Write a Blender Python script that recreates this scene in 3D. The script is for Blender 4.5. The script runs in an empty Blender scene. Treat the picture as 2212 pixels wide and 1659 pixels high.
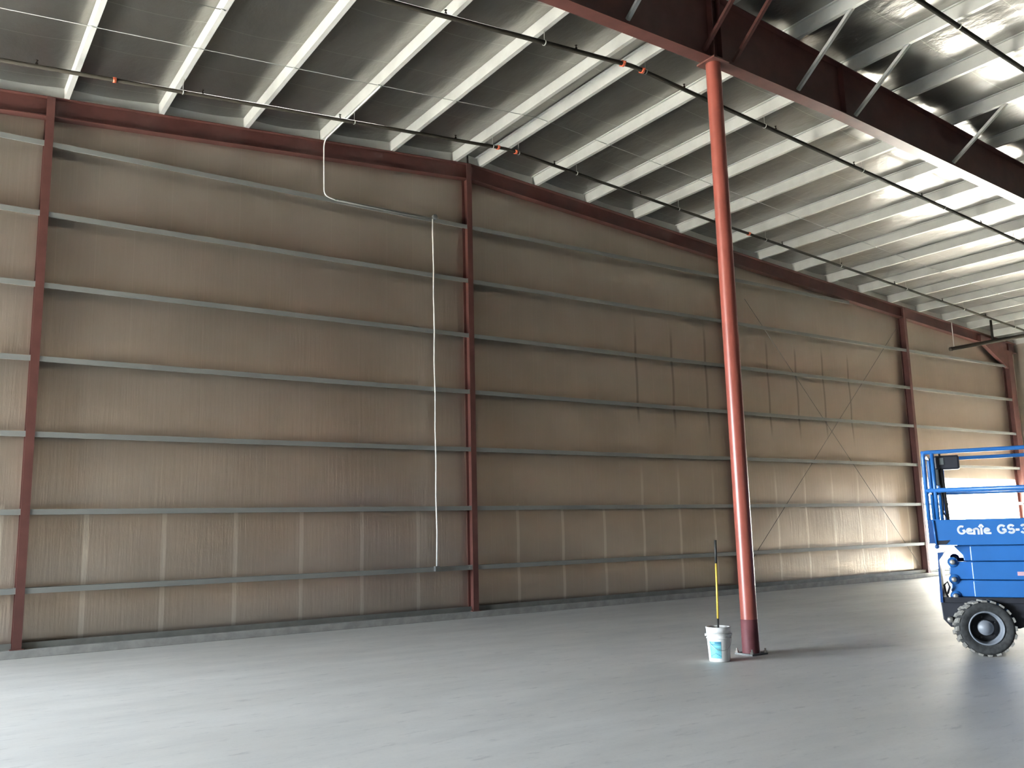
import bpy, bmesh, math, random
from mathutils import Vector, Matrix
C = bpy.context.scene.collection
SC = bpy.context.scene
R = math.radians

# ------------------------------------------------------------------ camera
W, H = 2212, 1659
FPX, YAW, PITCH, ROLL = 1915.178, R(34.4045), R(9.2385), R(-1.3876)
F = Vector((math.sin(YAW)*math.cos(PITCH), math.cos(YAW)*math.cos(PITCH), math.sin(PITCH)))
RT = Vector((math.cos(YAW), -math.sin(YAW), 0)); UP = RT.cross(F)
RR = RT*math.cos(ROLL) + UP*math.sin(ROLL); UU = UP*math.cos(ROLL) - RT*math.sin(ROLL)
cd = bpy.data.cameras.new('camera'); cam = bpy.data.objects.new('camera', cd); C.objects.link(cam)
cam.matrix_world = Matrix(((RR.x, UU.x, -F.x, 0), (RR.y, UU.y, -F.y, 0), (RR.z, UU.z, -F.z, 1.6), (0, 0, 0, 1)))
cd.sensor_fit = 'HORIZONTAL'; cd.sensor_width = 36; cd.lens = FPX/W*36; cd.clip_end = 400
SC.camera = cam

# ------------------------------------------------------------------ light and exposure
SKY = 26.0
wd = bpy.data.worlds.new('sky'); SC.world = wd; wd.use_nodes = True
bg = wd.node_tree.nodes['Background']; bg.inputs[0].default_value = (0.80, 0.90, 1.0, 1); bg.inputs[1].default_value = SKY
sd = bpy.data.lights.new('sun', 'SUN'); sd.energy = 60; sd.angle = R(0.6); sd.color = (1.0, 0.95, 0.87)
sun = bpy.data.objects.new('sun', sd); C.objects.link(sun)
# the sun stands behind the end wall; it lights the ground outside and the translucent low sheet
sun.rotation_euler = Vector((0.15, 0.74, 0.65)).to_track_quat('Z', 'Y').to_euler()
def portal(name, loc, sx, sy, rot):
    ld = bpy.data.lights.new(name, 'AREA'); ld.shape = 'RECTANGLE'; ld.size = sx; ld.size_y = sy
    ld.cycles.is_portal = True
    o = bpy.data.objects.new(name, ld); C.objects.link(o); o.location = loc; o.rotation_euler = rot
XL, XR, YF, DW = -13.35, 30.0, -34.0, 14.236      # left wall, right wall, front wall, end-wall framing plane
LD = (-12.9, -6.3, 5.2)                            # opening in the end wall left of the picture: x0, x1, height
RD = (12.5, 13.85, 2.4)  # small unseen opening added in the right wall as fill light
portal('door_light_left', ((LD[0]+LD[1])/2, DW+.45, LD[2]/2), LD[1]-LD[0], LD[2], (R(-90), 0, 0))
LW = (9.0, 13.98, 5.2)                              # opening added in the left side wall to light the floor: y0, y1, height
portal('fill_portal_side', (XL-.02, (LW[0]+LW[1])/2, LW[2]/2), LW[2], LW[1]-LW[0], (0, R(-90), 0))
portal('fill_portal_right', (XR+.02, (RD[0]+RD[1])/2, RD[2]/2), RD[2], RD[1]-RD[0], (0, R(90), 0))
SC.view_settings.view_transform = 'Standard'; SC.view_settings.look = 'None'
SC.view_settings.exposure = 1.80; SC.view_settings.gamma = 1.0; SC.view_settings.use_curve_mapping = False
SC.cycles.use_denoising = True
SC.cycles.max_bounces = 14; SC.cycles.diffuse_bounces = 8; SC.cycles.glossy_bounces = 5
SC.cycles.sample_clamp_indirect = 12; SC.cycles.caustics_reflective = False; SC.cycles.caustics_refractive = False

# ------------------------------------------------------------------ node helpers
class NT:
    def __init__(s, name):
        s.m = bpy.data.materials.new(name); s.m.use_nodes = True; s.t = s.m.node_tree; s.t.nodes.clear()
        s.out = s.t.nodes.new('ShaderNodeOutputMaterial')
    def n(s, typ, **kw):
        nd = s.t.nodes.new(typ)
        for k, v in kw.items():
            if k in nd.bl_rna.properties.keys(): setattr(nd, k, v)
        return nd
    def put(s, sock, v):
        if hasattr(v, 'links'): s.t.links.new(v, sock)
        elif isinstance(v, (tuple, list)): sock.default_value = tuple(v) + ((1,) if len(v) == 3 and sock.type == 'RGBA' else ())
        else: sock.default_value = v
    def math(s, op, a, b=0.0, c=0.0, clamp=False):
        nd = s.n('ShaderNodeMath', operation=op, use_clamp=clamp)
        s.put(nd.inputs[0], a); s.put(nd.inputs[1], b); s.put(nd.inputs[2], c); return nd.outputs[0]
    def mix(s, fac, a, b):
        nd = s.n('ShaderNodeMix', data_type='RGBA')
        s.put(nd.inputs[0], fac); s.put(nd.inputs[6], a); s.put(nd.inputs[7], b); return nd.outputs[2]
    def pos(s):
        g = s.n('ShaderNodeNewGeometry'); sp = s.n('ShaderNodeSeparateXYZ'); s.t.links.new(g.outputs['Position'], sp.inputs[0])
        return g.outputs['Position'], sp.outputs[0], sp.outputs[1], sp.outputs[2]
    def noise(s, vec, scale, detail=3, rough=.55, sc3=None):
        if sc3:
            mp = s.n('ShaderNodeMapping'); s.t.links.new(vec, mp.inputs[0]); mp.inputs['Scale'].default_value = sc3; vec = mp.outputs[0]
        nd = s.n('ShaderNodeTexNoise'); s.t.links.new(vec, nd.inputs['Vector'])
        nd.inputs['Scale'].default_value = scale; nd.inputs['Detail'].default_value = detail; nd.inputs['Roughness'].default_value = rough
        return nd.outputs[0]
    def ramp(s, v, a, b):       # smooth 0..1 between a and b
        nd = s.n('ShaderNodeMapRange', interpolation_type='SMOOTHSTEP'); s.put(nd.inputs[0], v)
        nd.inputs[1].default_value = a; nd.inputs[2].default_value = b; return nd.outputs[0]
    def line(s, coord, start, pitch, half, soft=.3):   # 1 on lines at start + k*pitch
        a = s.math('SUBTRACT', coord, start); a = s.math('ADD', a, pitch*100.5); a = s.math('MODULO', a, pitch)
        a = s.math('ABSOLUTE', s.math('SUBTRACT', a, pitch/2)); return s.ramp(a, half*(1+soft), half*(1-soft))
    def bsdf(s, col, rough=.5, metal=0.0, spec=.5, bump=None, bstr=.2, bdist=.01):
        p = s.n('ShaderNodeBsdfPrincipled'); s.put(p.inputs['Base Color'], col); s.put(p.inputs['Roughness'], rough)
        s.put(p.inputs['Metallic'], metal); p.inputs['Specular IOR Level'].default_value = spec
        if bump is not None:
            b = s.n('ShaderNodeBump'); b.inputs['Strength'].default_value = bstr; b.inputs['Distance'].default_value = bdist
            s.put(b.inputs['Height'], bump); s.t.links.new(b.outputs[0], p.inputs['Normal'])
        return p.outputs[0]
    def done(s, sh): s.t.links.new(sh, s.out.inputs[0]); return s.m

def simple(name, col, rough=.5, metal=0.0, spec=.5, var=.12, scale=6, bstr=0.0):
    t = NT(name); P = t.n('ShaderNodeTexCoord').outputs['Object']
    nz = t.noise(P, scale, 4)
    c = t.mix(t.ramp(nz, .3, .7), tuple(x*(1-var) for x in col), tuple(min(1, x*(1+var)) for x in col))
    return t.done(t.bsdf(c, rough, metal, spec, nz if bstr else None, bstr, .004))

M = {}
# wall insulation facing: slightly glossy woven vinyl, seam tapes, faint cross scrim
t = NT('wall_facing'); P, X, Y, Z = t.pos()
cloud = t.noise(P, .55, 3); streak = t.noise(P, 3.0, 4, .6, (6, 1, .35)); weave = t.noise(P, 60, 2, .5, (1, 1, .25))
base = t.mix(t.ramp(cloud, .3, .7), (.44, .375, .306), (.51, .44, .366))
base = t.mix(t.math('MULTIPLY', t.ramp(streak, .45, .75), .12), base, (.56, .50, .42))
tape = t.line(X, 2.24, 1.1, .034)
wob = t.noise(P, 1.3, 3, .6, (1, 1, .8))
lowband = t.ramp(t.math('ADD', Z, t.math('MULTIPLY', wob, .6)), 2.35, 2.28)
midband = t.math('MULTIPLY', t.ramp(Z, 3.1, 2.4), t.ramp(X, 12.6, 12.8)); midband = t.math('MULTIPLY', midband, .7)
tmask = t.math('MULTIPLY', tape, t.math('MAXIMUM', lowband, midband))
base = t.mix(t.math('MULTIPLY', tmask, t.math('ADD', .35, t.math('MULTIPLY', wob, .5))), base, (.74, .69, .60))
dk = t.math('MULTIPLY', t.line(X, 2.24, 1.1, .03, .7), t.math('MULTIPLY', t.ramp(X, 12.9, 13.0), t.ramp(X, 21.5, 21.2)))
dkz = t.math('MULTIPLY', t.ramp(t.math('ADD', Z, wob), 4.0, 4.5), t.ramp(t.math('ADD', Z, wob), 6.7, 6.2))
base = t.mix(t.math('MULTIPLY', t.math('MULTIPLY', dk, dkz), .55), base, (.17, .145, .12))
fine = t.line(X, 2.72, .55, .006, .6)
base = t.mix(t.math('MULTIPLY', fine, .16), base, (.68, .60, .5))
pill = t.math('ADD', t.math('MULTIPLY', weave, .12), t.math('ADD', streak, t.math('MULTIPLY', cloud, 1.2)))
M['facing'] = t.done(t.bsdf(base, .33, .7, .6, pill, .22, .02))
# the last bay's low sheet is lit through from outside
t = NT('wall_facing_translucent'); P, X, Y, Z = t.pos()
nz = t.noise(P, 1.2, 3)
col = t.mix(nz, (.80, .76, .66), (.92, .90, .84))
tr = t.n('ShaderNodeBsdfTranslucent'); t.put(tr.inputs[0], col)
df = t.bsdf(col, .5)
mx = t.n('ShaderNodeMixShader'); t.put(mx.inputs[0], t.math('MULTIPLY', t.ramp(Z, 2.85, 1.9), .85)); t.t.links.new(df, mx.inputs[1]); t.t.links.new(tr.outputs[0], mx.inputs[2])
M['facing_lit'] = t.done(mx.outputs[0])
# roof facing: foil-like reflective sheet
t = NT('roof_facing'); P, X, Y, Z = t.pos()
cloud = t.noise(P, .9, 4, .6, (1, .5, 1)); wr = t.noise(P, 2.2, 4, .6, (1.6, .7, 1)); fine = t.noise(P, 14, 3, .6, (1, .5, 1))
base = t.mix(t.ramp(cloud, .3, .7), (.24, .232, .215), (.31, .30, .28))
seam = t.line(Y, 7.9, 1.22, .006, .6)
base = t.mix(t.math('MULTIPLY', seam, .3), base, (.68, .66, .6))
hh = t.math('ADD', wr, t.math('MULTIPLY', fine, .06))
M['roof'] = t.done(t.bsdf(base, .30, .85, .5, hh, .32, .06))
# concrete slab
t = NT('concrete_floor'); P, X, Y, Z = t.pos()
big = t.noise(P, .35, 5, .6, (1, 1.5, 1)); tro = t.noise(P, 1.1, 6, .65, (.5, 1.6, 1)); fine = t.noise(P, 30, 4, .6)
base = t.mix(t.ramp(big, .3, .7), (.66, .65, .615), (.75, .745, .715))
base = t.mix(t.math('MULTIPLY', t.ramp(tro, .35, .75), .62), base, (.56, .56, .54))
base = t.mix(t.math('MULTIPLY', t.ramp(fine, .5, .8), .12), base, (.25, .25, .24))
scr = t.noise(P, 5, 5, .7, (.6, 1.9, 1)); base = t.mix(t.math('MULTIPLY', t.ramp(scr, .56, .70), .34), base, (.28, .28, .28))
jx = t.line(X, 4.33, 4.6, .011, .5); jy = t.line(Y, 9.2, 5.53, .011, .5); j = t.math('MAXIMUM', jx, jy)
base = t.mix(t.math('MULTIPLY', j, .45), base, (.66, .66, .64))
rg = t.math('ADD', .42, t.math('MULTIPLY', tro, .22))
M['floor'] = t.done(t.bsdf(base, rg, 0, .45, t.math('ADD', fine, t.math('MULTIPLY', tro, 1.5)), .12, .004))
t = NT('ground_outside'); P, X, Y, Z = t.pos(); nz = t.noise(P, .8, 6)
M['ground'] = t.done(t.bsdf(t.mix(nz, (.36, .32, .26), (.50, .46, .40)), .9))
M['curb'] = simple('curb_concrete', (.34, .335, .31), .8, var=.15, scale=5, bstr=.3)
M['red'] = simple('red_primer', (.13, .051, .042), .40, spec=.45, var=.14, scale=3)
M['postred'] = simple('post_red_primer', (.33, .088, .064), .32, spec=.5, var=.10, scale=3)
M['wrap'] = simple('dark_base_coat', (.15, .048, .052), .6, spec=.3, var=.1)
M['galv'] = simple('galvanized_steel', (.60, .60, .56), .45, .25, .5, .05, 3)
M['girt'] = simple('girt_steel', (.27, .275, .255), .5, .2, .45, .05, 2)
M['base_angle'] = simple('base_angle_steel', (.19, .19, .17), .6, .1, .4, .14, 4)
M['pipe'] = simple('black_iron_pipe', (.035, .030, .022), .8, .0, .2)
M['orange'] = simple('orange_coupling', (.62, .13, .06), .4)
M['conduit'] = simple('bright_conduit', (.90, .89, .85), .35, .0)
M['dkbox'] = simple('grey_box', (.16, .165, .16), .5, .3)
M['blue'] = simple('blue_paint', (.030, .165, .48), .32, spec=.6, var=.06, scale=2)
M['dkblue'] = simple('dark_blue_paint', (.018, .075, .24), .4)
M['blackp'] = simple('black_paint', (.020, .022, .030), .45)
M['rubber'] = simple('tyre_rubber', (.055, .056, .055), .85, spec=.3, var=.25, scale=20)
M['lug'] = simple('dusty_tread', (.30, .29, .26), .9, spec=.2, var=.25, scale=20)
M['rim'] = simple('grey_rim_paint', (.25, .27, .30), .4, var=.06)
M['rimdk'] = simple('rim_recess', (.035, .034, .036), .6)
M['pin'] = simple('pivot_pin_steel', (.42, .40, .36), .35, .6)
M['whitep'] = simple('white_plastic', (.78, .77, .74), .4, var=.04, scale=9)
M['teal'] = simple('teal_label_paper', (.16, .50, .56), .5, var=.25, scale=14)
M['tealdk'] = simple('dark_teal_print', (.05, .24, .36), .5)
M['yellow'] = simple('yellow_fibreglass', (.80, .56, .10), .35, var=.05)
M['grip'] = simple('black_grip', (.03, .03, .028), .6)
M['white'] = simple('white_decal', (.86, .88, .90), .5, var=.02)
M['redlabel'] = simple('pale_red_decal', (.75, .45, .5), .5, var=.1)
M['greyplas'] = simple('grey_plastic', (.13, .15, .15), .5)
M['ext'] = simple('exterior_sheet', (.5, .5, .48), .6)

# ------------------------------------------------------------------ mesh helpers
class MB:
    def __init__(s): s.v = []; s.f = []; s.mi = []; s.sm = []; s.cur = 0
    def add(s, vs, fs, smooth=False):
        b = len(s.v); s.v += [tuple(v) for v in vs]
        for f in fs: s.f.append([b+i for i in f]); s.mi.append(s.cur); s.sm.append(smooth)
        return s
    def box(s, x0, y0, z0, x1, y1, z1):
        vs = [(x, y, z) for x in (x0, x1) for y in (y0, y1) for z in (z0, z1)]
        return s.add(vs, [(0, 1, 3, 2), (4, 6, 7, 5), (0, 4, 5, 1), (2, 3, 7, 6), (0, 2, 6, 4), (1, 5, 7, 3)])
    def prism(s, prof, axis, a, b, za=None):
        """closed profile of 2-D points swept along an axis; za(u, t) may shift"""
        n = len(prof); vs = []
        for t in (a, b):
            for (p, q) in prof:
                vs.append({'x': (t, p, q), 'y': (p, t, q), 'z': (p, q, t)}[axis])
        fs = [tuple(range(n)), tuple(reversed(range(n, 2*n)))] + [(i, n+i, n+(i+1) % n, (i+1) % n) for i in range(n)]
        return s.add(vs, fs)
    def hull8(s, a, b):       # two quads of 4 points each
        return s.add(list(a)+list(b), [(0, 1, 2, 3), (7, 6, 5, 4), (0, 4, 5, 1), (1, 5, 6, 2), (2, 6, 7, 3), (3, 7, 4, 0)])
    def tube(s, pts, r, n=10, cap=True):
        pts = [Vector(p) for p in pts]; rings = []; ref = None
        rs = r if isinstance(r, (list, tuple)) else [r]*len(pts)
        vs = []
        for i, p in enumerate(pts):
            d = (pts[min(i+1, len(pts)-1)] - pts[max(i-1, 0)]).normalized()
            if ref is None: ref = Vector((0, 0, 1)) if abs(d.z) < .9 else Vector((1, 0, 0))
            u = d.cross(ref).normalized(); w = u.cross(d).normalized(); ref = w
            vs += [p + u*math.cos(2*math.pi*k/n)*rs[i] + w*math.sin(2*math.pi*k/n)*rs[i] for k in range(n)]
        m = len(pts)
        fs = [(i*n+k, i*n+(k+1) % n, (i+1)*n+(k+1) % n, (i+1)*n+k) for i in range(m-1) for k in range(n)]
        s.add(vs, fs, True)
        if cap:
            b = len(s.v)-m*n
            s.f.append([b+k for k in reversed(range(n))]); s.f.append([b+(m-1)*n+k for k in range(n)]); s.mi += [s.cur]*2; s.sm += [False]*2
        return s
    def lathe(s, prof, c=(0, 0, 0), axis='z', n=40, sharp=False, closed=False):
        vs = []
        for (r, h) in prof:
            for k in range(n):
                a = 2*math.pi*k/n; u, v = r*math.cos(a), r*math.sin(a)
                p = {'z': (u, v, h), 'y': (u, h, v), 'x': (h, u, v)}[axis]
                vs.append((p[0]+c[0], p[1]+c[1], p[2]+c[2]))
        m = len(prof); rng = range(m) if closed else range(m-1)
        fs = [(i*n+k, i*n+(k+1) % n, ((i+1) % m)*n+(k+1) % n, ((i+1) % m)*n+k) for i in rng for k in range(n)]
        return s.add(vs, fs, not sharp)
    def mesh(s, name, mats, bevel=0):
        me = bpy.data.meshes.new(name); me.from_pydata(s.v, [], s.f)
        for m in mats: me.materials.append(m)
        for p, mi, sm in zip(me.polygons, s.mi, s.sm): p.material_index = mi; p.use_smooth = sm
        bm = bmesh.new(); bm.from_mesh(me); bmesh.ops.recalc_face_normals(bm, faces=bm.faces)
        bm.to_mesh(me); bm.free(); me.update(); return me
    def build(s, name, mats, parent=None, bevel=0, loc=None):
        if not isinstance(mats, (list, tuple)): mats = [mats]
        o = bpy.data.objects.new(name, s.mesh(name, mats)); C.objects.link(o)
        if parent: o.parent = parent
        if loc: o.location = loc
        if bevel:
            b = o.modifiers.new('bevel', 'BEVEL'); b.width = bevel; b.segments = 2; b.limit_method = 'ANGLE'; b.angle_limit = R(40)
        return o
def tag(o, label, cat, group=None, kind=None):
    o['label'] = label; o['category'] = cat
    if group: o['group'] = group
    if kind: o['kind'] = kind
    return o
def struct(o, label=None):
    o['kind'] = 'structure'
    if label: o['label'] = label
    return o
def empty(name, loc, rz=0.0):
    o = bpy.data.objects.new(name, None); C.objects.link(o); o.location = loc; o.rotation_euler = (0, 0, rz); o.empty_display_size = .2
    return o
def local(o, *pts):          # world points into an unrotated thing's space
    return [tuple(Vector(p) - Vector(o.location)) for p in pts]
def bend(pts, rad=.08, n=5):
    """round the corners of a polyline"""
    pts = [Vector(p) for p in pts]; out = [pts[0]]
    for i in range(1, len(pts)-1):
        a, b, c = pts[i-1], pts[i], pts[i+1]
        u = (a-b).normalized(); v = (c-b).normalized(); r = min(rad, (a-b).length*.45, (c-b).length*.45)
        for k in range(n+1):
            q = k/n; out.append((b+u*r)*(1-q)**2 + b*2*q*(1-q) + (b+v*r)*q*q)
    out.append(pts[-1]); return out

# ------------------------------------------------------------------ building geometry numbers
XRIDGE, ZRIDGE, SL = 8.868, 8.815, .0774
def zr(x): return ZRIDGE - SL*abs(x-XRIDGE)      # underside of the purlins
PUR = .2                                         # purlin depth
YW = DW + .21                                    # wall facing plane
GZ = [.862, 1.949, 3.05, 4.15, 5.25, 6.34, 7.437]  # lower edges of the girts
GH = .078
COLX = {'far_left': -5.95, 'left': 1.418, 'ridge': 8.836, 'behind': 16.2, 'right': 23.588, 'corner': 29.35}

# ------------------------------------------------------------------ the shell
b = MB().box(XL-.3, YF-.3, -.25, XR+.3, DW+.6, 0)
struct(b.build('floor', M['floor']), 'pale grey concrete slab floor with faint saw-cut joints')
b = MB().add([(-90, -90, -.26), (110, -90, -.26), (110, 110, -.26), (-90, 110, -.26)], [(0, 1, 2, 3)])
struct(b.build('ground_outside', M['ground']), 'bare ground outside the building')

# end wall facing: a quilted sheet, pillowed between girts; the low part of the last bay is a translucent sheet
def wall_sheet(name, x0, x1, z0f, z1f, mat, nx, nz, pillow=True):
    vs, fs = [], []
    lv = [.11] + [g+GH for g in GZ] + [8.6]
    def off(x, z):
        if not pillow: return 0
        for a, c in zip(lv, lv[1:]):
            if a <= z <= c: return -.022*math.sin(math.pi*(z-a)/(c-a))**.8*(1+.12*math.sin(x*2.9+a))
        return 0
    for i in range(nx+1):
        x = x0 + (x1-x0)*i/nx; za, zb = z0f(x), z1f(x)
        for j in range(nz+1):
            z = za + (zb-za)*j/nz; vs.append((x, YW + off(x, z), z))
    for i in range(nx):
        for j in range(nz):
            a = i*(nz+1)+j; fs.append((a, a+1, a+nz+2, a+nz+1))
    n0 = len(vs); b = MB(); b.add(vs, fs, True)
    return b
xs = 23.75; zs = 2.75
b = wall_sheet('w', LD[1], xs, lambda x: .0, lambda x: zr(x)+PUR, None, 120, 100)
b.box(LD[1], YW+.06, 0, xs, YW+.1, 7.2)
b.box(XL-.2, YW, 0, LD[0], YW+.1, 7.2).box(LD[0], YW, LD[2], LD[1], YW+.1, 7.3)
b2 = wall_sheet('w', xs, XR, lambda x: zs, lambda x: zr(x)+PUR, None, 30, 60)
b.v_off = 0
b.add(b2.v, b2.f, True)
b.box(xs, YW+.06, zs, XR, YW+.1, 6.9)
# gable part of the outer sheet
b.add([(XL-.2, YW+.08, 7.1), (xs, YW+.08, 7.1), (XR, YW+.08, 6.8), (XR, YW+.08, zr(XR)+.25), (XRIDGE, YW+.08, ZRIDGE+.25), (XL-.2, YW+.08, zr(XL)+.25)], [(0, 1, 2, 3, 4, 5)])
struct(b.build('wall_back', M['facing']), 'tan insulation facing of the end wall with pale vertical seam tapes')
b = wall_sheet('w', xs, XR, lambda x: .0, lambda x: zs, None, 20, 20)
struct(b.build('window_1', M['facing_lit']), 'low wall sheet of the far right bay, glowing white with daylight')

# unseen side walls; their openings are added to let in fill light
def side_wall(name, x, t, light_gap, lab):
    y0, y1, h = light_gap; zt = zr(x)+.25; b = MB()
    b.box(x, YF, 0, x+t, y0, zt).box(x, y1, 0, x+t, YW+.1, zt).box(x, y0, h, x+t, y1, zt)
    struct(b.build(name, M['facing']), lab)
side_wall('wall_left', XL-.15, .15, LW, 'unseen left side wall with an opening added for light')
side_wall('wall_right', XR, .15, RD, 'unseen right side wall with a small opening added for fill light')
b = MB().box(XL-.15, YF-.15, 0, XR+.15, YF, 9.1)
struct(b.build('wall_front', M['facing']), 'wall behind the camera')

# purlins
PURX = [8.517 - 1.3835*k for k in range(7)] + [9.102 + 1.3865*k for k in range(16)]
PURX = [x for x in PURX if x < XR-.1]

# roof facing: sags between purlins, rolls down to them
b = MB(); NY = 260
xsn = []
allx = sorted([XL-.1] + PURX + [XR+.1])
for a, c in zip(allx, allx[1:]):
    n = 3 if c-a < .8 else 14
    for k in range(n): xsn.append((a + (c-a)*k/n, k/n, c-a))
xsn.append((XR+.1, 0, 1.38))
rnd = random.Random(4)
ph = [rnd.uniform(0, 6.28) for _ in range(12)]
vs = []; y0, y1 = YF-.1, YW+.1
for (x, q, w) in xsn:
    for j in range(NY+1):
        y = y0 + (y1-y0)*j/NY
        sag = math.sin(math.pi*q)
        dz = -.035*sag*(w > .8)
        near = math.exp(-((y-7.72)/.45)**2)
        dz += (.012*math.sin(1.7*y+ph[0]+x*.9) + .008*math.sin(3.1*y+ph[1]-x*1.7))*sag
        dz += .05*near*sag*math.sin(x*3.3+ph[2])
        vs.append((x, y, zr(x)+PUR+.004+dz))
fs = [(i*(NY+1)+j, (i+1)*(NY+1)+j, (i+1)*(NY+1)+j+1, i*(NY+1)+j+1) for i in range(len(xsn)-1) for j in range(NY)]
b.add(vs, fs, True)
for xa, xb in ((XL-.3, XRIDGE), (XRIDGE, XR+.3)):
    za, zb = zr(xa)+PUR+.12, zr(xb)+PUR+.12
    b.add([(xa, y0-.2, za), (xb, y0-.2, zb), (xb, y1+.2, zb), (xa, y1+.2, za)], [(0, 1, 2, 3)])
struct(b.build('ceiling', M['roof']), 'silvery roof insulation facing above the purlins')

def purlin(x, y0, y1, label):
    t = .004; z0, z1 = zr(x), zr(x)+PUR; right = x > XRIDGE; b = MB()
    b.box(x-t, y0, z0, x, y1, z1)                       # web
    f = .065
    b.box(x, y0, z0, x+f, y1, z0+t).box(x+f-t, y0, z0+t, x+f, y1, z0+.018)
    if right: b.box(x-f, y0, z1-t, x-t, y1, z1).box(x-f, y0, z1-.02, x-f+t, y1, z1-t)
    else: b.box(x, y0, z1-t, x+f, y1, z1)
    tag(b.build('purlin', M['galv']), label, 'purlin', 'galvanized roof purlins')
ords = ['first', 'second', 'third', 'fourth', 'fifth', 'sixth', 'seventh', 'eighth', 'ninth', 'tenth', 'eleventh', 'twelfth', 'thirteenth', 'fourteenth', 'fifteenth', 'sixteenth']
kl = kr = 0
for x in PURX:
    if x < XRIDGE: lab = 'galvanized roof purlin, %s one left of the ridge' % ords[kl]; kl += 1
    else: lab = 'galvanized roof purlin, %s one right of the ridge' % ords[kr]; kr += 1
    if x > -.5: purlin(x, -1.0 if x > 6 else 2.0, DW+.19, lab)

# rake strips on the end-wall rafters
for i, (xa, xb) in enumerate(((XL, XRIDGE-.02), (XRIDGE+.02, XR))):
    b = MB(); ya, yb = DW+.10, DW+.104
    for (p, q, u, w) in ((0, PUR, ya, yb),):
        b.hull8([(xa, u, zr(xa)+p), (xa, w, zr(xa)+p), (xa, w, zr(xa)+q), (xa, u, zr(xa)+q)], [(xb, u, zr(xb)+p), (xb, w, zr(xb)+p), (xb, w, zr(xb)+q), (xb, u, zr(xb)+q)])
    for (p, q, u, w) in ((0, .004, ya-.055, ya),):
        b.hull8([(xa, u, zr(xa)+p), (xa, w, zr(xa)+p), (xa, w, zr(xa)+q), (xa, u, zr(xa)+q)], [(xb, u, zr(xb)+p), (xb, w, zr(xb)+p), (xb, w, zr(xb)+q), (xb, u, zr(xb)+q)])
    struct(b.build('trim_%d' % (i+1), M['galv']), 'grey rake channel along the top of the end wall, %s slope' % ('left' if i == 0 else 'right'))

# concrete curb and the base angle
struct(MB().box(LD[1], DW-.03, 0, XR, YW+.02, .113).build('baseboard_back', M['curb'], bevel=.008), 'low concrete curb under the end wall')
b = MB()
segs = [(LD[1], COLX['far_left']), (COLX['far_left'], COLX['left']), (COLX['left'], COLX['ridge']), (COLX['ridge'], COLX['behind']), (COLX['behind'], COLX['right']), (COLX['right'], XR)]
for a, c in segs: b.box(a+.065, DW+.06, .113, c-.065, DW+.066, .2).box(a+.065, DW+.066, .113, c-.065, DW+.2, .118)
struct(b.build('trim_3', M['base_angle']), 'dark grey base angle standing on the curb')

# ------------------------------------------------------------------ girts
bays = [('left of the leftmost column', -5.9, COLX['left']), ('between the leftmost column and the ridge column', COLX['left'], COLX['ridge']),
        ('between the ridge column and the round post', COLX['ridge'], COLX['behind']), ('between the round post and the right column', COLX['behind'], COLX['right']),
        ('in the far right bay', COLX['right'], 29.25)]
lvn = ['lowest', 'second lowest', 'third from the floor', 'fourth from the floor', 'fifth from the floor', 'sixth from the floor', 'seventh from the floor']
for bn, xa, xb in bays:
    for k, g in enumerate(GZ):
        a, c = xa+.008, xb-.008
        lim = XRIDGE + (ZRIDGE-.36-(g+GH))/SL; liml = XRIDGE - (ZRIDGE-.36-(g+GH))/SL
        c = min(c, lim); a = max(a, liml)
        if c-a < .5: continue
        y0 = DW+.014; zt = g+GH; t = .004; b = MB()
        b.box(a, y0, zt-t, c, YW-.03, zt)                        # web
        b.box(a, y0, g, c, y0+t, zt-t)                           # inner flange
        b.box(a, y0+t, g, c, y0+.02, g+t)                        # lip
        tag(b.build('wall_girt', M['girt']), 'grey steel wall girt %s, %s' % (bn, lvn[k]), 'girt', 'horizontal girts of the end wall')

# ------------------------------------------------------------------ end-wall columns
def wall_column(x, label, w=.115, d=.195, top=None):
    zt = (zr(x)-.02) if top is None else top
    o = empty('steel_column', (x, DW, .113)); h = zt-.113
    MB().box(-w/2, 0, 0, w/2, .012, h).build('front_flange', M['red'], o)
    MB().box(-.004, .012, 0, .004, d-.012, h).build('web', M['red'], o)
    MB().box(-w/2, d-.012, 0, w/2, d, h).build('back_flange', M['red'], o)
    MB().box(-.03-w/2, -.025, 0, w/2+.03, d, .012).build('base_plate', M['red'], o)
    for g in GZ:                                                  # clips where the girts land
        if g+GH < zt-.4: MB().box(-.075, .016, g-.113+GH, -.008, .15, g-.113+GH+.006).build('girt_clip', M['girt'], o)
    return tag(o, label, 'column', 'red wall columns')
wall_column(COLX['left'], 'dark red steel wall column nearest the left edge')
wall_column(COLX['ridge'], 'red steel wall column under the ridge, right of the hanging conduit')
wall_column(COLX['behind'], 'red steel wall column half hidden behind the round post')
wall_column(COLX['right'], 'brownish red wall column left of the blue lift')
# corner column with its haunch
o = empty('corner_column', (29.35, DW, 0.113)); h = zr(29.35)-.14
b = MB(); b.box(-.15, -.02, 0, .15, 0, h-.3)
b.build('front_flange', M['red'], o)
MB().box(-.01, 0, 0, .01, .18, h-.05).build('web', M['red'], o)
MB().box(-.15, .18, 0, .15, .195, h-.05).build('back_flange', M['red'], o)
MB().hull8([(-.16, -.02, h-.9), (-.16, .1, h-.9), (-.15, .1, h-.1), (-.15, -.02, h-.1)], [(-1.7, -.02, h-.20+.06), (-1.7, .1, h-.20+.06), (-1.7, .1, h+.05), (-1.7, -.02, h+.05)]).build('haunch', M['red'], o)
tag(o, 'dark red corner column with a deep haunch at the far right edge', 'column')

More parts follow.
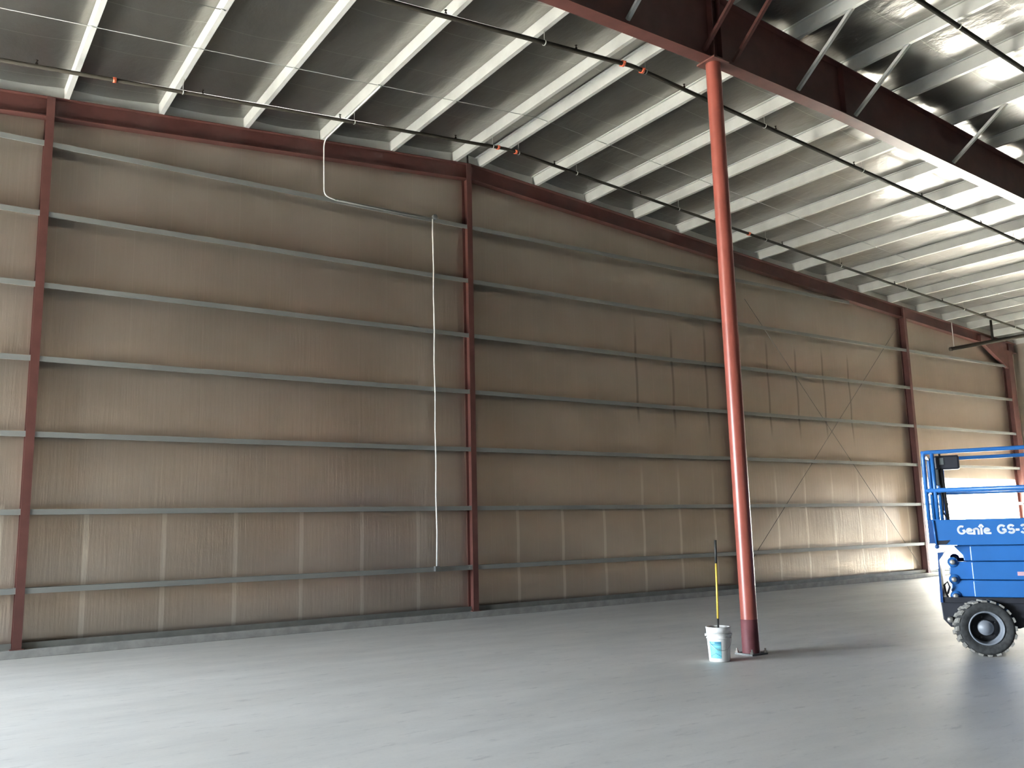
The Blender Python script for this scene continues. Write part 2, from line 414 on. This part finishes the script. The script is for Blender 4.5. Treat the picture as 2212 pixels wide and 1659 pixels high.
# ------------------------------------------------------------------ end-wall rafters
def rake(name, xa, xb, label):
    o = empty(name, (xa, DW, 0))
    def strip(part, y0, y1, lo, hi):
        b = MB(); pa = [(0, y0, zr(xa)+lo), (0, y1, zr(xa)+lo), (0, y1, zr(xa)+hi), (0, y0, zr(xa)+hi)]
        L = xb-xa; pb = [(L, y0, zr(xb)+lo), (L, y1, zr(xb)+lo), (L, y1, zr(xb)+hi), (L, y0, zr(xb)+hi)]
        b.hull8(pa, pb).build(part, M['red'], o)
    strip('web', .10, .108, -.31, -.012)
    strip('bottom_flange', .02, .19, -.322, -.31)
    strip('top_flange', .02, .19, -.012, -.001)
    return tag(o, label, 'rafter', 'red end wall rafters')
rake('end_wall_rafter', XL+.1, XRIDGE-.005, 'red rafter along the end wall top, sloping up to the ridge')
rake('end_wall_rafter', XRIDGE+.005, XR-.1, 'red rafter along the end wall top, sloping down from the ridge to the right')

# ------------------------------------------------------------------ main frame rafter and round post
YM = 7.72
o = empty('main_rafter', (8.76, YM, 7.84))
def zb(x):
    if x < 9: return 7.845 - .012*max(0, 6.2-x)
    pts = [(9, 7.845), (11.43, 7.78), (16.9, 7.45), (30, 6.5)]
    for (a, za), (c, zc) in zip(pts, pts[1:]):
        if x <= c: return za + (zc-za)*(x-a)/(c-a)
    return 6.5
bx = [XL+.1, 2, 6.2, XRIDGE, 9, 11.43, 16.9, 29.8]
OX = 8.76
def mstrip(part, y0, y1, flo, fhi, parent=o):
    b = MB()
    for a, c in zip(bx, bx[1:]):
        b.hull8([(a-OX, y0, flo(a)-7.84), (a-OX, y1, flo(a)-7.84), (a-OX, y1, fhi(a)-7.84), (a-OX, y0, fhi(a)-7.84)],
                [(c-OX, y0, flo(c)-7.84), (c-OX, y1, flo(c)-7.84), (c-OX, y1, fhi(c)-7.84), (c-OX, y0, fhi(c)-7.84)])
    return b.build(part, M['red'], parent)
mstrip('web', -.006, .006, lambda x: zb(x)+.014, lambda x: zr(x)-.015)
mstrip('bottom_flange', -.1, .1, zb, lambda x: zb(x)+.014)
mstrip('top_flange', -.1, .1, lambda x: zr(x)-.015, lambda x: zr(x)-.001)
for x in (8.70, 8.86, 11.6):
    MB().box(x-OX-.006, -.095, zb(x)+.014-7.84, x-OX+.006, -.006, zr(x)-.015-7.84).build('stiffener', M['red'], o)
tag(o, 'deep dark red tapered main rafter crossing the upper right on the round post', 'rafter')

o = empty('round_post', (8.76, YM, 0))
MB().lathe([(.102, .02), (.102, 7.815)], n=48).build('shaft', M['postred'], o)
MB().lathe([(.102, .42), (.106, .415), (.107, .02)], n=48).build('base_wrap', M['wrap'], o)['label'] = 'darker purple wrap at the foot'
MB().box(-.14, -.14, 0, .14, .14, .02).build('base_plate', M['dkbox'], o)
MB().box(-.15, -.16, 7.815, .15, .16, 7.84).build('cap_plate', M['red'], o)
for sx in (-1, 1):
    for sy in (-1, 1):
        MB().lathe([(0, .075), (.012, .075), (.012, .045), (.022, .045), (.022, .02), (0, .02)], (sx*.12, sy*.12, 0), n=6, sharp=True).build('anchor_bolt', M['pin'], o)
tag(o, 'round red steel post carrying the main rafter, standing beside the white bucket', 'column')

# flange braces from the rafter's bottom flange to the purlins
for x, lab in ((7.134, 'left of the ridge'), (8.517, 'left one at the round post'), (9.102, 'right one at the round post'),
               (10.489, 'second right of the round post'), (11.875, 'third right of the round post'), (14.648, 'rightmost, near the right picture edge')):
    a = Vector((x+.04, YM-.03, zb(x)+.10)); c = Vector((x+.03, 6.62, zr(x)+.05)); d = (c-a).normalized()
    s = Vector((1, 0, 0)); w = d.cross(s).normalized()
    o = empty('flange_brace', a); L = (c-a).length
    b = MB()
    for (u0, u1, w0, w1) in ((0, .05, 0, .005), (0, .005, 0, .05)):
        q = [s*u0+w*w0, s*u1+w*w0, s*u1+w*w1, s*u0+w*w1]
        b.hull8(q, [p+d*L for p in q])
    me = b.build('angle_bar', M['red'] if 8 < x < 9.5 else M['galv'], o)
    tag(o, ('dark red' if 8 < x < 9.5 else 'grey') + ' angle brace on the main rafter, ' + lab, 'brace', 'flange braces on the main rafter')

# ------------------------------------------------------------------ sag rods
for yy, x0, x1, lab in ((11.92, -.3, 28.4, 'long thin steel sag rod crossing beneath all purlins'), (10.81, -.3, 3.0, 'short thin sag rod at the top left corner of the roof')):
    o = empty('sag_rod', (XRIDGE, yy, ZRIDGE))
    pts = [(x0, yy, zr(x0)-.006), (min(XRIDGE, x1), yy, zr(min(XRIDGE, x1))-.006)] + ([(x1, yy, zr(x1)-.006)] if x1 > XRIDGE else [])
    MB().tube(local(o, *pts), .0055, 6).build('rod', M['girt'], o)
    for x in PURX:
        if x0 < x < x1:
            p = Vector((x, yy, zr(x)-.006)) - Vector(o.location)
            MB().tube([p+Vector((-.03, 0, 0)), p+Vector((.03, 0, 0))], .014, 8).build('nut', M['galv'], o)
    tag(o, lab, 'rod')

# ------------------------------------------------------------------ sprinkler branch lines
def branch(y, zdrop, r, x0, x1, coup, label, head_x, hang):
    o = empty('sprinkler_pipe', (XRIDGE, y, ZRIDGE-zdrop)); zz = lambda x: zr(x)-zdrop
    lo = Vector(o.location)
    pts = [(x0, y, zz(x0))] + ([(XRIDGE-.05, y, zz(XRIDGE)-.004), (XRIDGE+.05, y, zz(XRIDGE)-.004)] if x0 < XRIDGE < x1 else []) + [(x1, y, zz(x1))]
    MB().tube(local(o, *pts), r, 12).build('pipe', M['pipe'], o)
    for x in coup:
        d = Vector((1, 0, -SL if x > XRIDGE else SL)).normalized(); p = Vector((x, y, zz(x)))-lo
        b = MB(); b.tube([p-d*.022, p+d*.022], r*1.45, 14)
        b.box(p.x-.012, p.y-r*2.1, p.z-.014, p.x+.012, p.y-r*1.2, p.z+.014); b.box(p.x-.012, p.y+r*1.2, p.z-.014, p.x+.012, p.y+r*2.1, p.z+.014)
        b.build('coupling', M['orange'], o)
    for x in head_x:
        if x0 < x < x1:
            p = Vector((x, y, zz(x)))-lo; b = MB()
            b.lathe([(.018, r*.7), (.018, r+.02), (.009, r+.02), (.009, r+.055), (.020, r+.057), (.020, r+.061), (0, r+.061)], p, n=8)
            b.build('sprinkler_head', M['pipe'], o)
    for x in hang:
        if x0 < x < x1:
            p = Vector((x+.035, y, zz(x)))-lo; b = MB()
            b.tube([p+Vector((0, 0, r)), p+Vector((0, 0, zdrop+.12))], .005, 6)
            b.lathe([(r+.004, -.008), (r+.009, -.008), (r+.009, .008), (r+.004, .008)], p, 'x', 14, closed=True)
            b.build('hanger', M['galv'], o)
    return tag(o, label, 'pipe', 'black sprinkler branch pipes')
HX = [1.08+2.225*k for k in range(14)]
branch(12.93, .205, .029, -.6, 29.6, [2.07, 8.67, 9.07, 15.5], 'black sprinkler pipe nearest the end wall', HX, PURX[0::2] + [9.102])
branch(9.43, .185, .033, -.6, 27.5, [8.67, 9.07], 'black sprinkler pipe passing behind the round post, further from the end wall', HX, PURX[1::2] + [9.102])
branch(5.95, .10, .034, 7.0, 24.0, [], 'black sprinkler pipe in the top right corner, camera side of the main rafter', [x+.5 for x in HX], PURX[1::2])
o = empty('sprinkler_main', (25.8, 12.93, 6.62))
MB().tube([(0, 1.25, 0), (0, -6.5, -.02)], .055, 14).build('pipe', M['pipe'], o)
MB().lathe([(0, 1.30), (.062, 1.30), (.062, 1.22), (.055, 1.22)], (0, 0, 0), 'y', 14).build('end_cap', M['pipe'], o)
MB().tube([(0, 0, .05), (0, 0, .63)], .032, 12).build('riser', M['pipe'], o)
MB().tube([(0, 1.16, .05), (0, 1.16, .66), (0, 1.16, .8)], .011, 8).build('hanger', M['galv'], o)
tag(o, 'thick black sprinkler main with a riser, high in the far right bay', 'pipe')

# ------------------------------------------------------------------ conduits and boxes
o = empty('conduit', (5.79, DW-.02, 7.45))
yv = DW-.015
pts = bend([(5.77, 11.9, zr(5.74)-.02), (5.775, yv, zr(5.74)-.025), (5.79, yv, 7.52), (6.02, yv, 7.47)], .16, 6)
MB().tube(local(o, *pts), .0115, 8).build('bent_tube', M['conduit'], o)
MB().tube(local(o, (6.02, yv, 7.472), (7.93, yv, 7.472)), .0115, 8).build('straight_run', M['girt'], o)
tag(o, 'bright bent conduit dropping from the purlin to the top girt', 'conduit')
o = empty('conduit', (7.985, DW-.02, .96))
pts = [(8.0 + .006*math.sin(z*5)-.003*(z-4), DW-.018+.003*math.sin(z*3), z) for z in [.96+.3105*k for k in range(22)]]
MB().tube(local(o, *pts), .013, 8).build('tube', M['conduit'], o)
tag(o, 'long thin white conduit hanging straight down left of the ridge column', 'conduit')
for z, lab in ((7.49, 'small round grey junction box at the top of the long white conduit'), (.91, 'small square grey junction box at the foot of the long white conduit')):
    if z > 5:
        b = MB().lathe([(0, DW-.055), (.05, DW-.055), (.052, DW-.05), (.052, DW+.012), (0, DW+.012)], (8.03, 0, z+.03), 'y', 20)
    else:
        b = MB().box(7.96, DW-.055, z-.04, 8.045, DW+.012, z+.05)
    tag(b.build('junction_box', M['dkbox']), lab, 'box')

# thin cross-bracing cables in the bay right of the round post
for (xa, za, xb_, zb_, lab) in ((16.3, .51, 23.3, 7.0, 'thin dark bracing cable rising to the right behind the round post'), (16.9, 7.08, 23.4, .30, 'thin dark bracing cable falling to the right in the bay left of the lift')):
    o = empty('bracing_cable', (xa, YW-.07, za))
    MB().tube([(0, 0, 0), (xb_-xa, 0, zb_-za)], .006, 6).build('cable', M['dkbox'], o)
    tag(o, lab, 'cable', 'wall cross bracing')

# ------------------------------------------------------------------ bucket and pole
bx_, by_ = 8.075, 7.60
o = empty('bucket', (bx_, by_, 0))
MB().lathe([(0, .004), (.118, .004), (.122, .010), (.136, .27), (.1365, .395), (.133, .395), (.1325, .27), (.118, .016), (0, .016)], n=48).build('body', M['whitep'], o)
b = MB()
for z0, r in ((.395, .145), (.318, .146), (.275, .144)):
    b.lathe([(.135, z0-.012), (r, z0-.012), (r+.002, z0-.006), (r, z0), (.135, z0)], n=48)
b.lathe([(.137, .318), (.1405, .316), (.142, .39), (.137, .393)], n=48)
b.build('rim', M['whitep'], o)
# label wrapped on the side that faces the camera, left half
b = MB(); na = 12; ang0 = math.atan2(-by_, -bx_) - R(52); ang1 = ang0 + R(62)
def lab_r(z): return .1225 + (.136-.122)*(z-.01)/.26 + .0012
def patch(b, a0, a1, z0, z1, dr=0):
    vs = [];
    for i in range(na+1):
        a = a0 + (a1-a0)*i/na
        for z in (z0, z1): vs.append(((lab_r(z)+dr)*math.cos(a), (lab_r(z)+dr)*math.sin(a), z))
    b.add(vs, [(2*i, 2*i+2, 2*i+3, 2*i+1) for i in range(na)], True)
patch(b, ang0, ang1, .045, .235)
lb = b.build('label', M['teal'], o)
b = MB(); patch(b, ang0, ang1, .195, .205, .0008); patch(b, ang0+R(30), ang1, .21, .232, .0008)
for k in range(7):
    a = ang0+R(6+8*k); patch(b, a, a+R(8), .10-.01*abs(3-k), .106-.01*abs(3-k), .0008)
patch(b, ang0+R(36), ang1-R(2), .05, .052, .0008); b.build('print', M['tealdk'], lb)
pa = [(.147*math.cos(a), .147*math.sin(a), .305-.17*math.sin((a-ang0-R(-25))/R(180)*math.pi)) for a in [ang0+R(-25)+R(180)*k/24 for k in range(25)]]
MB().tube(pa, .0022, 6).build('wire_handle', M['pin'], o)
for p in (pa[0], pa[-1]): MB().lathe([(0, -.012), (.016, -.012), (.016, .012), (0, .012)], p, 'z', 12).build('handle_ear', M['whitep'], o)
tag(o, 'white plastic bucket with a teal label, beside the round post', 'bucket')
p0 = Vector((bx_+.012, by_+.02, .018)); p1 = Vector((bx_+.075, by_+.03, 1.40)); d = (p1-p0)
o = empty('pole', p0)
def seg(a, c): return [d*a, d*c]
MB().tube(seg(0, .335), .012, 12).build('lower_tube', M['grip'], o)
MB().tube(seg(.335, .80), .0135, 12).build('yellow_tube', M['yellow'], o)['label'] = 'yellow middle section'
MB().tube(seg(.80, 1.0), .0155, 12).build('grip', M['grip'], o)
tag(o, 'yellow extension pole with black ends standing in the white bucket', 'pole')

# ------------------------------------------------------------------ scissor lift
LIFT = empty('scissor_lift', (10.453, 5.763, 0), math.atan2(-.88, .476))
tag(LIFT, 'blue scissor lift with black chassis, parked at the right picture edge', 'lift')
L1 = 2.75; WD = 1.55
def lp(b, name, mat, parent=LIFT, bevel=0, label=None):
    o = b.build(name, mat, parent, bevel)
    if label: o['label'] = label
    return o
# chassis
prof = [(-.385, .585), (-.375, .40), (-.30, .31), (.42, .31), (.5, .34), (L1, .34), (L1, .60), (-.36, .60)]
b = MB(); b.prism([(x, z) for x, z in prof], 'y', .17, WD-.17)
lp(b, 'chassis', M['blackp'], bevel=.008)
MB().box(-.37, .12, .60, L1, WD-.12, .66).build('chassis_top', M['blackp'], LIFT)
lamp = MB().lathe([(0, .10), (.03, .10), (.035, .12), (.035, .17), (0, .17)], (-.30, 0, .40), 'y', 16); lp(lamp, 'chassis_lamp', M['pin'])
# wheels
def wheel(x, y, steer, outer):
    w = empty('wheel', (x, y, .322)); w.parent = LIFT; w.rotation_euler = (0, 0, steer)
    s = -1 if outer else 1          # outer face towards -y
    prof = [(.19, -.135), (.225, -.155), (.27, -.160), (.297, -.148), (.304, -.10), (.304, .10), (.297, .148), (.27, .160), (.225, .155), (.19, .135)]
    ty = MB().lathe(prof, (0, 0, 0), 'y', 60, closed=False).build('tyre', M['rubber'], w)
    b = MB(); nl = 20
    for k in range(nl):
        for side in (-1, 1):
            a = 2*math.pi*(k + (.5 if side > 0 else 0))/nl; ca, sa = math.cos(a), math.sin(a); h = .085/2
            def P(r, tt, yy): return (r*ca - tt*sa, yy, r*sa + tt*ca)
            ya, yb = (-.158, -.01) if side < 0 else (.01, .158); sk = .03
            q = [P(.296, -h/1.5, ya), P(.296, h/1.5, ya), P(.300, h/1.5+sk, yb), P(.300, -h/1.5+sk, yb)]
            q2 = [P(.318, -h/1.8, ya), P(.318, h/1.8, ya), P(.322, h/1.8+sk, yb), P(.322, -h/1.8+sk, yb)]
            b.hull8(q, q2)
    b.build('tread', M['lug'], ty)['label'] = 'dusty pale tread lugs'
    rp = [(.195, -.135), (.188, -.150), (.178, -.146), (.170, -.10), (.160, -.02), (.06, -.01), (0, -.01)]
    r1 = MB().lathe(rp, (0, 0, 0), 'y', 48).build('rim', M['rim'], w); r1['label'] = 'grey painted rim'
    b = MB().lathe([(.160, -.021), (.158, -.024), (.075, -.024)], (0, 0, 0), 'y', 40); b.build('recess', M['rimdk'], r1)
    hb = MB().lathe([(.086, -.02), (.086, -.085), (.080, -.095), (.062, -.097), (.060, -.105), (0, -.108)], (0, 0, 0), 'y', 32).build('hub', M['rim'], w)
    for k in range(5):
        a = 2*math.pi*k/5+.5
        MB().lathe([(0, -.052), (.011, -.052), (.011, -.02)], (.122*math.cos(a), 0, .122*math.sin(a)), 'y', 6, sharp=True).build('lug_nut', M['rimdk'], hb)
    MB().lathe([(.186, .13), (.0, .13)], (0, 0, 0), 'y', 24).build('back_disc', M['rimdk'], w)
    if not outer: w.rotation_euler = (0, 0, math.pi)
    return w
wheel(.05, .14, R(12), True)
wheel(.05, WD-.14, 0, False)
wheel(2.25, .14, 0, True)
wheel(2.25, WD-.14, 0, False)
for x in (.05, 2.25): MB().tube([(x, .28, .322), (x, WD-.28, .322)], .05, 12).build('axle', M['blackp'], LIFT)
# folded scissor arms: three beams each side
for y0, yin in ((.13, .20), (WD-.27, WD-.20)):
    for k, (z0, z1) in enumerate(((.664, .858), (.866, 1.076), (1.084, 1.266))):
        MB().box(-.015, y0, z0, L1-.15, y0+.06, z1).build('scissor_arm', M['blue'], LIFT, bevel=.012)
        zc = (z0+z1)/2
        xl = -.27 if k < 2 else -.19
        pr = [(xl+.10, z0), (L1-.3, z0), (L1-.3, z1), (xl+(.0 if k == 2 else .07), z1), (xl+.02, z1-.04 if k < 2 else z1-.03), (xl+(.01 if k < 2 else .09), z0+.07), (xl+(.04 if k < 2 else .10), z0+.02)]
        MB().prism(pr, 'y', yin, yin+.06).build('scissor_arm', M['blue'], LIFT, bevel=.010)
    for zp in (.672, .866, 1.07):
        MB().lathe([(0, yin-.012), (.060, yin-.012), (.060, yin), (0, yin)], (-.215, 0, zp), 'y', 24).build('arm_boss', M['blue'], LIFT)
        MB().lathe([(0, yin-.06), (.020, yin-.06), (.030, yin-.052), (.032, yin-.012), (0, yin-.012)], (-.215, 0, zp), 'y', 20).build('pivot_pin', M['pin'], LIFT)
# left end guard plate
b = MB(); b.prism([(-.385, .60), (-.355, .60), (-.355, 1.10), (-.31, 1.165), (-.30, 1.19), (-.37, 1.185)], 'y', .10, WD-.10); lp(b, 'end_plate', M['dkblue'])
b = MB(); b.tube([(-.30, .17, .70), (-.27, .14, .78), (-.29, .14, .84), (-.33, .17, .80), (-.32, .17, .72), (-.29, .17, .62)], .012, 8); lp(b, 'hose', M['blackp'])
# platform
pf = MB(); pf.box(-.37, .0, 1.275, L1, .05, 1.575).box(-.37, WD-.05, 1.275, L1, WD, 1.575).box(L1-.05, .05, 1.275, L1, WD-.05, 1.575)
deck = lp(pf, 'platform_side', M['blue'], bevel=.006)
MB().box(-.43, .02, 1.33, L1-.05, WD-.02, 1.40).build('platform_floor', M['dkblue'], LIFT)
MB().box(-.44, .0, 1.30, -.37, WD, 1.575).build('platform_nose', M['dkblue'], LIFT)
MB().tube([(-.375, -.012, 1.57), (-.362, -.012, 1.27)], .011, 8).build('latch_rod', M['blue'], LIFT)
MB().lathe([(0, -.03), (.028, -.03), (.028, .02), (0, .02)], (-.36, 0, 1.26), 'y', 16).build('roller', M['dkblue'], LIFT)
MB().prism([(-.35, 1.33), (-.35, 1.285), (-.26, 1.285), (-.21, 1.335)], 'y', -.006, .0).build('slot', M['blackp'], LIFT)
# rails
RZ = 2.392
def tube(pts, name='rail', r=.019, mat='blue', bd=.05):
    MB().tube(bend(pts, bd, 4) if len(pts) > 2 else pts, r, 10).build(name, M[mat], LIFT)
for y in (.03, WD-.03):
    tube([(-.42, y, 1.575), (-.42, y, RZ), (L1-.03, y, RZ), (L1-.03, y, 1.575)], 'top_rail', .025)
    tube([(-.425, y, 1.93), (L1-.03, y, 1.93)], 'mid_rail', .028)
    for x in (-.32, .95, 1.9): tube([(x, y, 1.575), (x, y, RZ)], 'rail_post', .024)
for x in (-.425, L1-.03):
    tube([(x, .03, RZ), (x, WD-.03, RZ)], 'top_rail', .021); tube([(x, .03, 1.93), (x, WD-.03, 1.93)], 'mid_rail', .021)
MB().box(-.235-.02, WD*.25, 1.575, -.215, WD*.25+.03, RZ-.03).build('gate_post', M['dkblue'], LIFT)
MB().box(-.40, -.005, 1.572, -.30, .06, 1.583).build('foot_plate', M['blue'], LIFT)
# control box, cable and manual holder
cb = MB().box(-.305, .10, 2.18, -.03, .26, 2.35).build('control_box', M['blackp'], LIFT, bevel=.02)
MB().tube([(-.24, .18, 2.345), (-.24, .17, 2.40), (-.24, .15, 2.36)], .012, 8).build('joystick', M['blackp'], cb)
MB().box(-.25, .092, 2.24, -.20, .10, 2.32).build('switch_panel', M['greyplas'], cb)
tube([(-.235, .12, 2.20), (-.225, .12, 1.95), (-.212, .12, 1.575)], 'cable_guard', .020, 'grip', .3)
tube([(-.26, .15, 2.2), (-.25, .15, 1.8), (-.26, .14, 1.65), (-.22, .13, 1.60)], 'control_cable', .010, 'grip', .1)
MB().box(-.315, .11, 1.99, -.265, .17, 2.30).build('manual_holder', M['greyplas'], LIFT, bevel=.008)
# decals
def arc(cx, cz, rx, rz, a0, a1, n=14): return [(cx+rx*math.cos(R(a0+(a1-a0)*i/n)), cz+rz*math.sin(R(a0+(a1-a0)*i/n))) for i in range(n+1)]
def stroke(b, pts, w, y=-.0035):
    for (x0, z0), (x1, z1) in zip(pts, pts[1:]):
        d = Vector((x1-x0, z1-z0)); L = d.length
        if L < 1e-6: continue
        d /= L; nx, nz = -d.y*w/2, d.x*w/2; e = d*w*.10
        x0_, z0_, x1_, z1_ = x0-e.x, z0-e.y, x1+e.x, z1+e.y
        b.hull8([(x0_+nx, y, z0_+nz), (x0_-nx, y, z0_-nz), (x1_-nx, y, z1_-nz), (x1_+nx, y, z1_+nz)],
                [(x0_+nx, .0, z0_+nz), (x0_-nx, .0, z0_-nz), (x1_-nx, .0, z1_-nz), (x1_+nx, .0, z1_+nz)])
def letter(ch, x, z, h, w):
    """capital height h, stroke width w; returns strokes and advance"""
    k = w/2; xh = h*.72
    if ch == 'G': return [arc(x+h*.45, z+h/2, h*.45-k, h/2-k, 42, 330, 22), [(x+h*.50, z+h*.47), (x+h*.88-k, z+h*.47), (x+h*.88-k, z+h*.2)]], h*.93
    if ch == 'g': return [arc(x+h*.45, z+h/2, h*.45-k, h/2-k, 58, 350, 22), [(x+h*.86-k, z+h*.47), (x+h*.55, z+h*.40)]], h*.86
    if ch == 'e': return [[(x+k, z+xh*.50), (x+xh*.95-k, z+xh*.56)], arc(x+xh*.48, z+xh/2, xh*.48-k, xh/2-k, 12, 285, 20), [(x+xh*.5, z+k), (x+xh*1.02, z+k)]], xh*.98
    if ch == 'n': return [[(x+k, z), (x+k, z+xh-k)], arc(x+xh*.44, z+xh*.56, xh*.44-k, xh*.44-k, 180, 0), [(x+xh*.88-k, z+xh*.56), (x+xh*.88-k, z)]], xh*.98
    if ch == 'i': return [[(x+k, z), (x+k, z+xh)], [(x-k*.9, z+xh+.006), (x+k, z+h*1.04)], [(x+k*2.9, z+xh+.006), (x+k, z+h*1.04)]], w*1.35
    if ch == 'S': return [arc(x+h*.37, z+h*.74-k*.5, h*.36-k, h*.26-k*.5, 25, 270, 14)+arc(x+h*.37, z+h*.26+k*.5, h*.36-k, h*.26-k*.5, 90, -155, 14)], h*.80
    if ch == '-': return [[(x, z+h*.42), (x+h*.30, z+h*.42)]], h*.38
    if ch == '3': return [arc(x+h*.33, z+h*.74-k*.5, h*.34-k, h*.26-k*.5, 150, -90, 14)+arc(x+h*.33, z+h*.26+k*.5, h*.36-k, h*.26-k*.5, 90, -155, 14)], h*.75
def text(body, x, z, h, w, lab):
    b = MB()
    for ch in body:
        st, adv = letter(ch, x, z, h, w)
        for p in st: stroke(b, p, w)
        x += adv
    o = b.build('lettering', M['white'], LIFT); o['label'] = lab; return x
print('TEXT', text('genie', -.127, 1.398, .108, .023, 'white lettering Genie'), text('GS-3', .292, 1.398, .112, .025, 'white lettering GS-3'))
MB().box(.455, .120, .915, .56, .129, .96).build('small_decal', M['redlabel'], LIFT)
